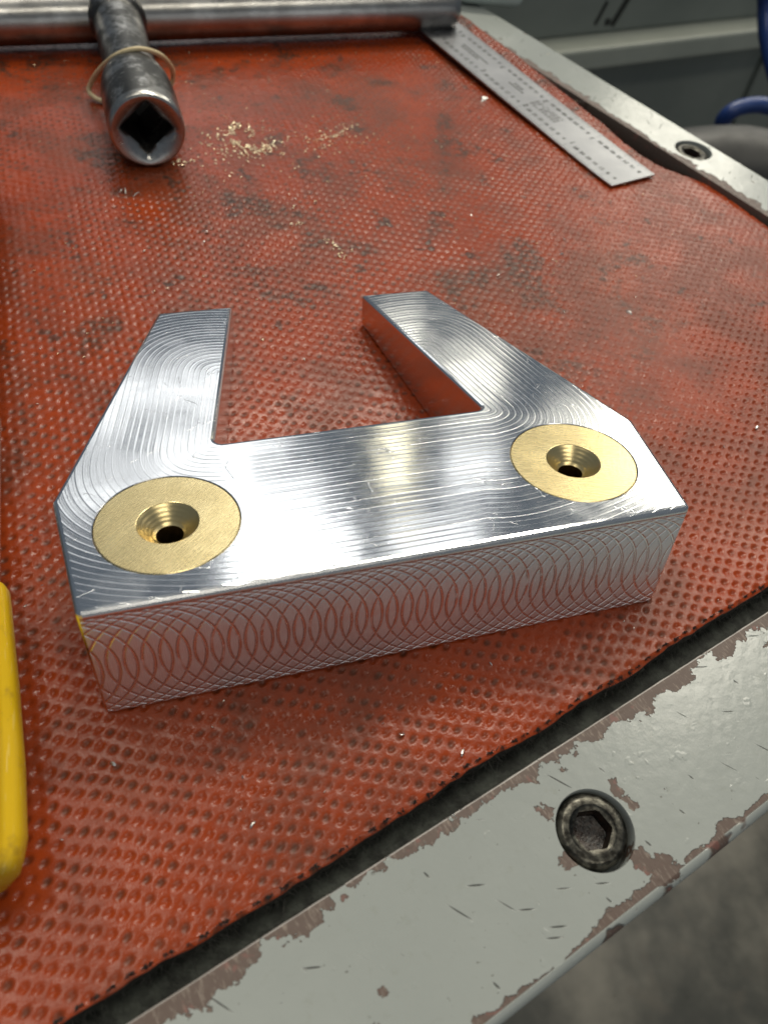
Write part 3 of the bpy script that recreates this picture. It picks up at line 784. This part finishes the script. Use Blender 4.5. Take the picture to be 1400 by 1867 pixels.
for (x, y, n) in ((20.7, 173.2, 5), (24, 175, 6), (26.8, 176.7, 8), (30, 177.5, 10), (32.6, 179.0, 9), (35, 180.5, 7), (37.0, 182.2, 7), (22.6, 169.8, 5), (26.8, 169.5, 5)):
    sprinkle(x, y, 1.3, 1.4, n, 0.4, 1.1)
sprinkle(1, 172, 8.5, 7.5, 110, 0.4, 1.2); sprinkle(28, 175, 8, 5, 60, 0.3, 0.9); sprinkle(-9, 176, 4, 5, 16, 0.5, 1.3); sprinkle(-19.0, 165.5, 2.6, 1.2, 18, 0.6, 1.3)
sprinkle(15.5, 122.0, 0.8, 0.8, 7, 0.5, 1.2); sprinkle(18.1, 117.6, 1.1, 1.3, 18, 0.6, 1.6); sprinkle(8.6, 131.5, 1.3, 0.3, 8, 0.6, 1.3); sprinkle(9.5, 138.9, 0.5, 0.5, 3, 0.5, 1.0); sprinkle(16.8, 140.9, 0.3, 0.3, 2, 0.8, 1.2)
for _ in range(260): curl(brass, rnd.uniform(-60, 125), rnd.uniform(85, 235), rnd.uniform(0.3, 0.8), rnd.uniform(0.06, 0.15))
bc = mesh_obj('brass_shavings', brass[0], brass[1], CHIPM); tag(bc, 'fine golden brass shavings strewn over the mat beside the wrench socket', 'shavings', kind='stuff')
alu = ([], [])
for (x, y, s) in ((-34.7, 150.0, 3.0), (-36.0, 152.5, 3.2), (-33.0, 148.5, 3.0), (-16.1, 129.9, 0.8), (-17.1, 125.5, 0.8), (-32.1, 123.9, 0.7), (56.5, 101.5, 1.2), (78.4, 108.7, 1.1), (93.4, 100.5, 1.6), (59.5, 129.6, 0.8), (87.0, 81.1, 1.6), (97.6, 37.4, 1.3), (82.8, 114.8, 1.1), (122.3, 189.1, 1.8), (-4, -14, 1.0), (4, -20, 1.3), (-30, -22, 1.2), (-50, -8, 1.0)):
    curl(alu, x, y, s, 0.13 if s > 2 else rnd.uniform(0.16, 0.3))
for _ in range(130): curl(alu, rnd.uniform(-64, 130), rnd.uniform(-30, 150), rnd.uniform(0.25, 0.8), rnd.uniform(0.05, 0.12))
ac = mesh_obj('aluminium_shavings', alu[0], alu[1], WCHIP); tag(ac, 'scattered tiny silver metal flecks across the red mat', 'shavings', kind='stuff')
big = ([], [])
for k in range(4): curl(big, 88.8 + rnd.uniform(-0.5, 0.5), 197.5 + rnd.uniform(-0.6, 0.6), rnd.uniform(1.5, 2.4), rnd.uniform(0.35, 0.5))
bo = mesh_obj('metal_chip', big[0], big[1], WCHIP); tag(bo, 'small bright metal chip against the long edge of the ruler', 'chip')

# ================================================================== things beyond the bench
mc = tag(empty('machine_cabinet', (340, 470, -850), math.radians(11.0)), 'grey sheet metal machine cabinet with lit ledge behind the bench', 'cabinet')
def part_box(name, x0, x1, y0, y1, z0, z1, mat, parent, bev=1.5, ez=850):
    bm = bmesh.new(); box_bm(bm, x0, x1, y0, y1, z0+ez, z1+ez)
    bmesh.ops.bevel(bm, geom=list(bm.edges), offset=bev, segments=2, affect='EDGES', profile=0.5)
    return bm_obj(name, bm, mat, parent)
part_box('upper_panel', -460, 420, 8, 300, -88, -22, PANEL, mc)
part_box('ledge', -460, 420, -12, 296, -102.5, -88.2, LEDGE, mc, 2.0)
part_box('lower_panel', -460, 128, 4, 292, -850, -102.7, PANEL, mc)
part_box('lower_panel', 128.4, 420, 0, 292, -850, -102.7, PANEL, mc)
for (x, z, w, h, rt) in ((-30, -72, 4.5, 26, 0.42), (-48, -75, 2.6, 15, 0.35), (-40, -81, 4.2, 4.2, 0.0), (-38, -54, 5, 8, 0.3)):
    o = part_box('scuff_mark', -w/2, w/2, -0.5, 0.3, -h/2, h/2, BLACKM, mc, 0.2, 0); o.location = (x*MM, 7.9*MM, (z+850)*MM); o.rotation_euler = (0, rt, 0)

hp = [(352, 404, -25), (368, 410, -45), (371, 400, -60), (377, 388, -75), (376, 365, -85), (363, 334, -90), (329, 304, -90), (306, 307, -84), (287, 305, -70), (285, 303, -62), (293, 303, -58), (306, 301, -57), (318, 293, -60), (344, 279, -80)]
vs, fs = tube(spline(hp, 8), 4.2, 14)
ho = mesh_obj('air_hose', vs, fs, BLUE, None, smooth=True); tag(ho, 'dark blue air hose looping down behind the bench rail', 'hose')
gp = [(205, 262, -70), (232, 256, -64), (262, 244, -62), (300, 224, -66), (345, 196, -76), (400, 160, -100), (440, 130, -160)]
vs, fs = tube(spline(gp, 8), [15 + 6*min(1, i/14) for i in range(len(spline(gp, 8)))], 20)
go = mesh_obj('suction_hose', vs, fs, DGREY, None, smooth=True); tag(go, 'thick dark grey rubber hose bulging up behind the far rail', 'hose')
bm = bmesh.new(); box_bm(bm, -14, 14, -9, 9, 0, 12)
bmesh.ops.bevel(bm, geom=list(bm.edges), offset=4.5, segments=4, affect='EDGES', profile=0.5)
po = bm_obj('plastic_lid', bm, PLAST, None, True); po.location = (118*MM, 276*MM, 2.2*MM); po.rotation_euler = (0, 0, -0.25)
tag(po, 'pale translucent plastic lid by the end of the wrench bar', 'lid')
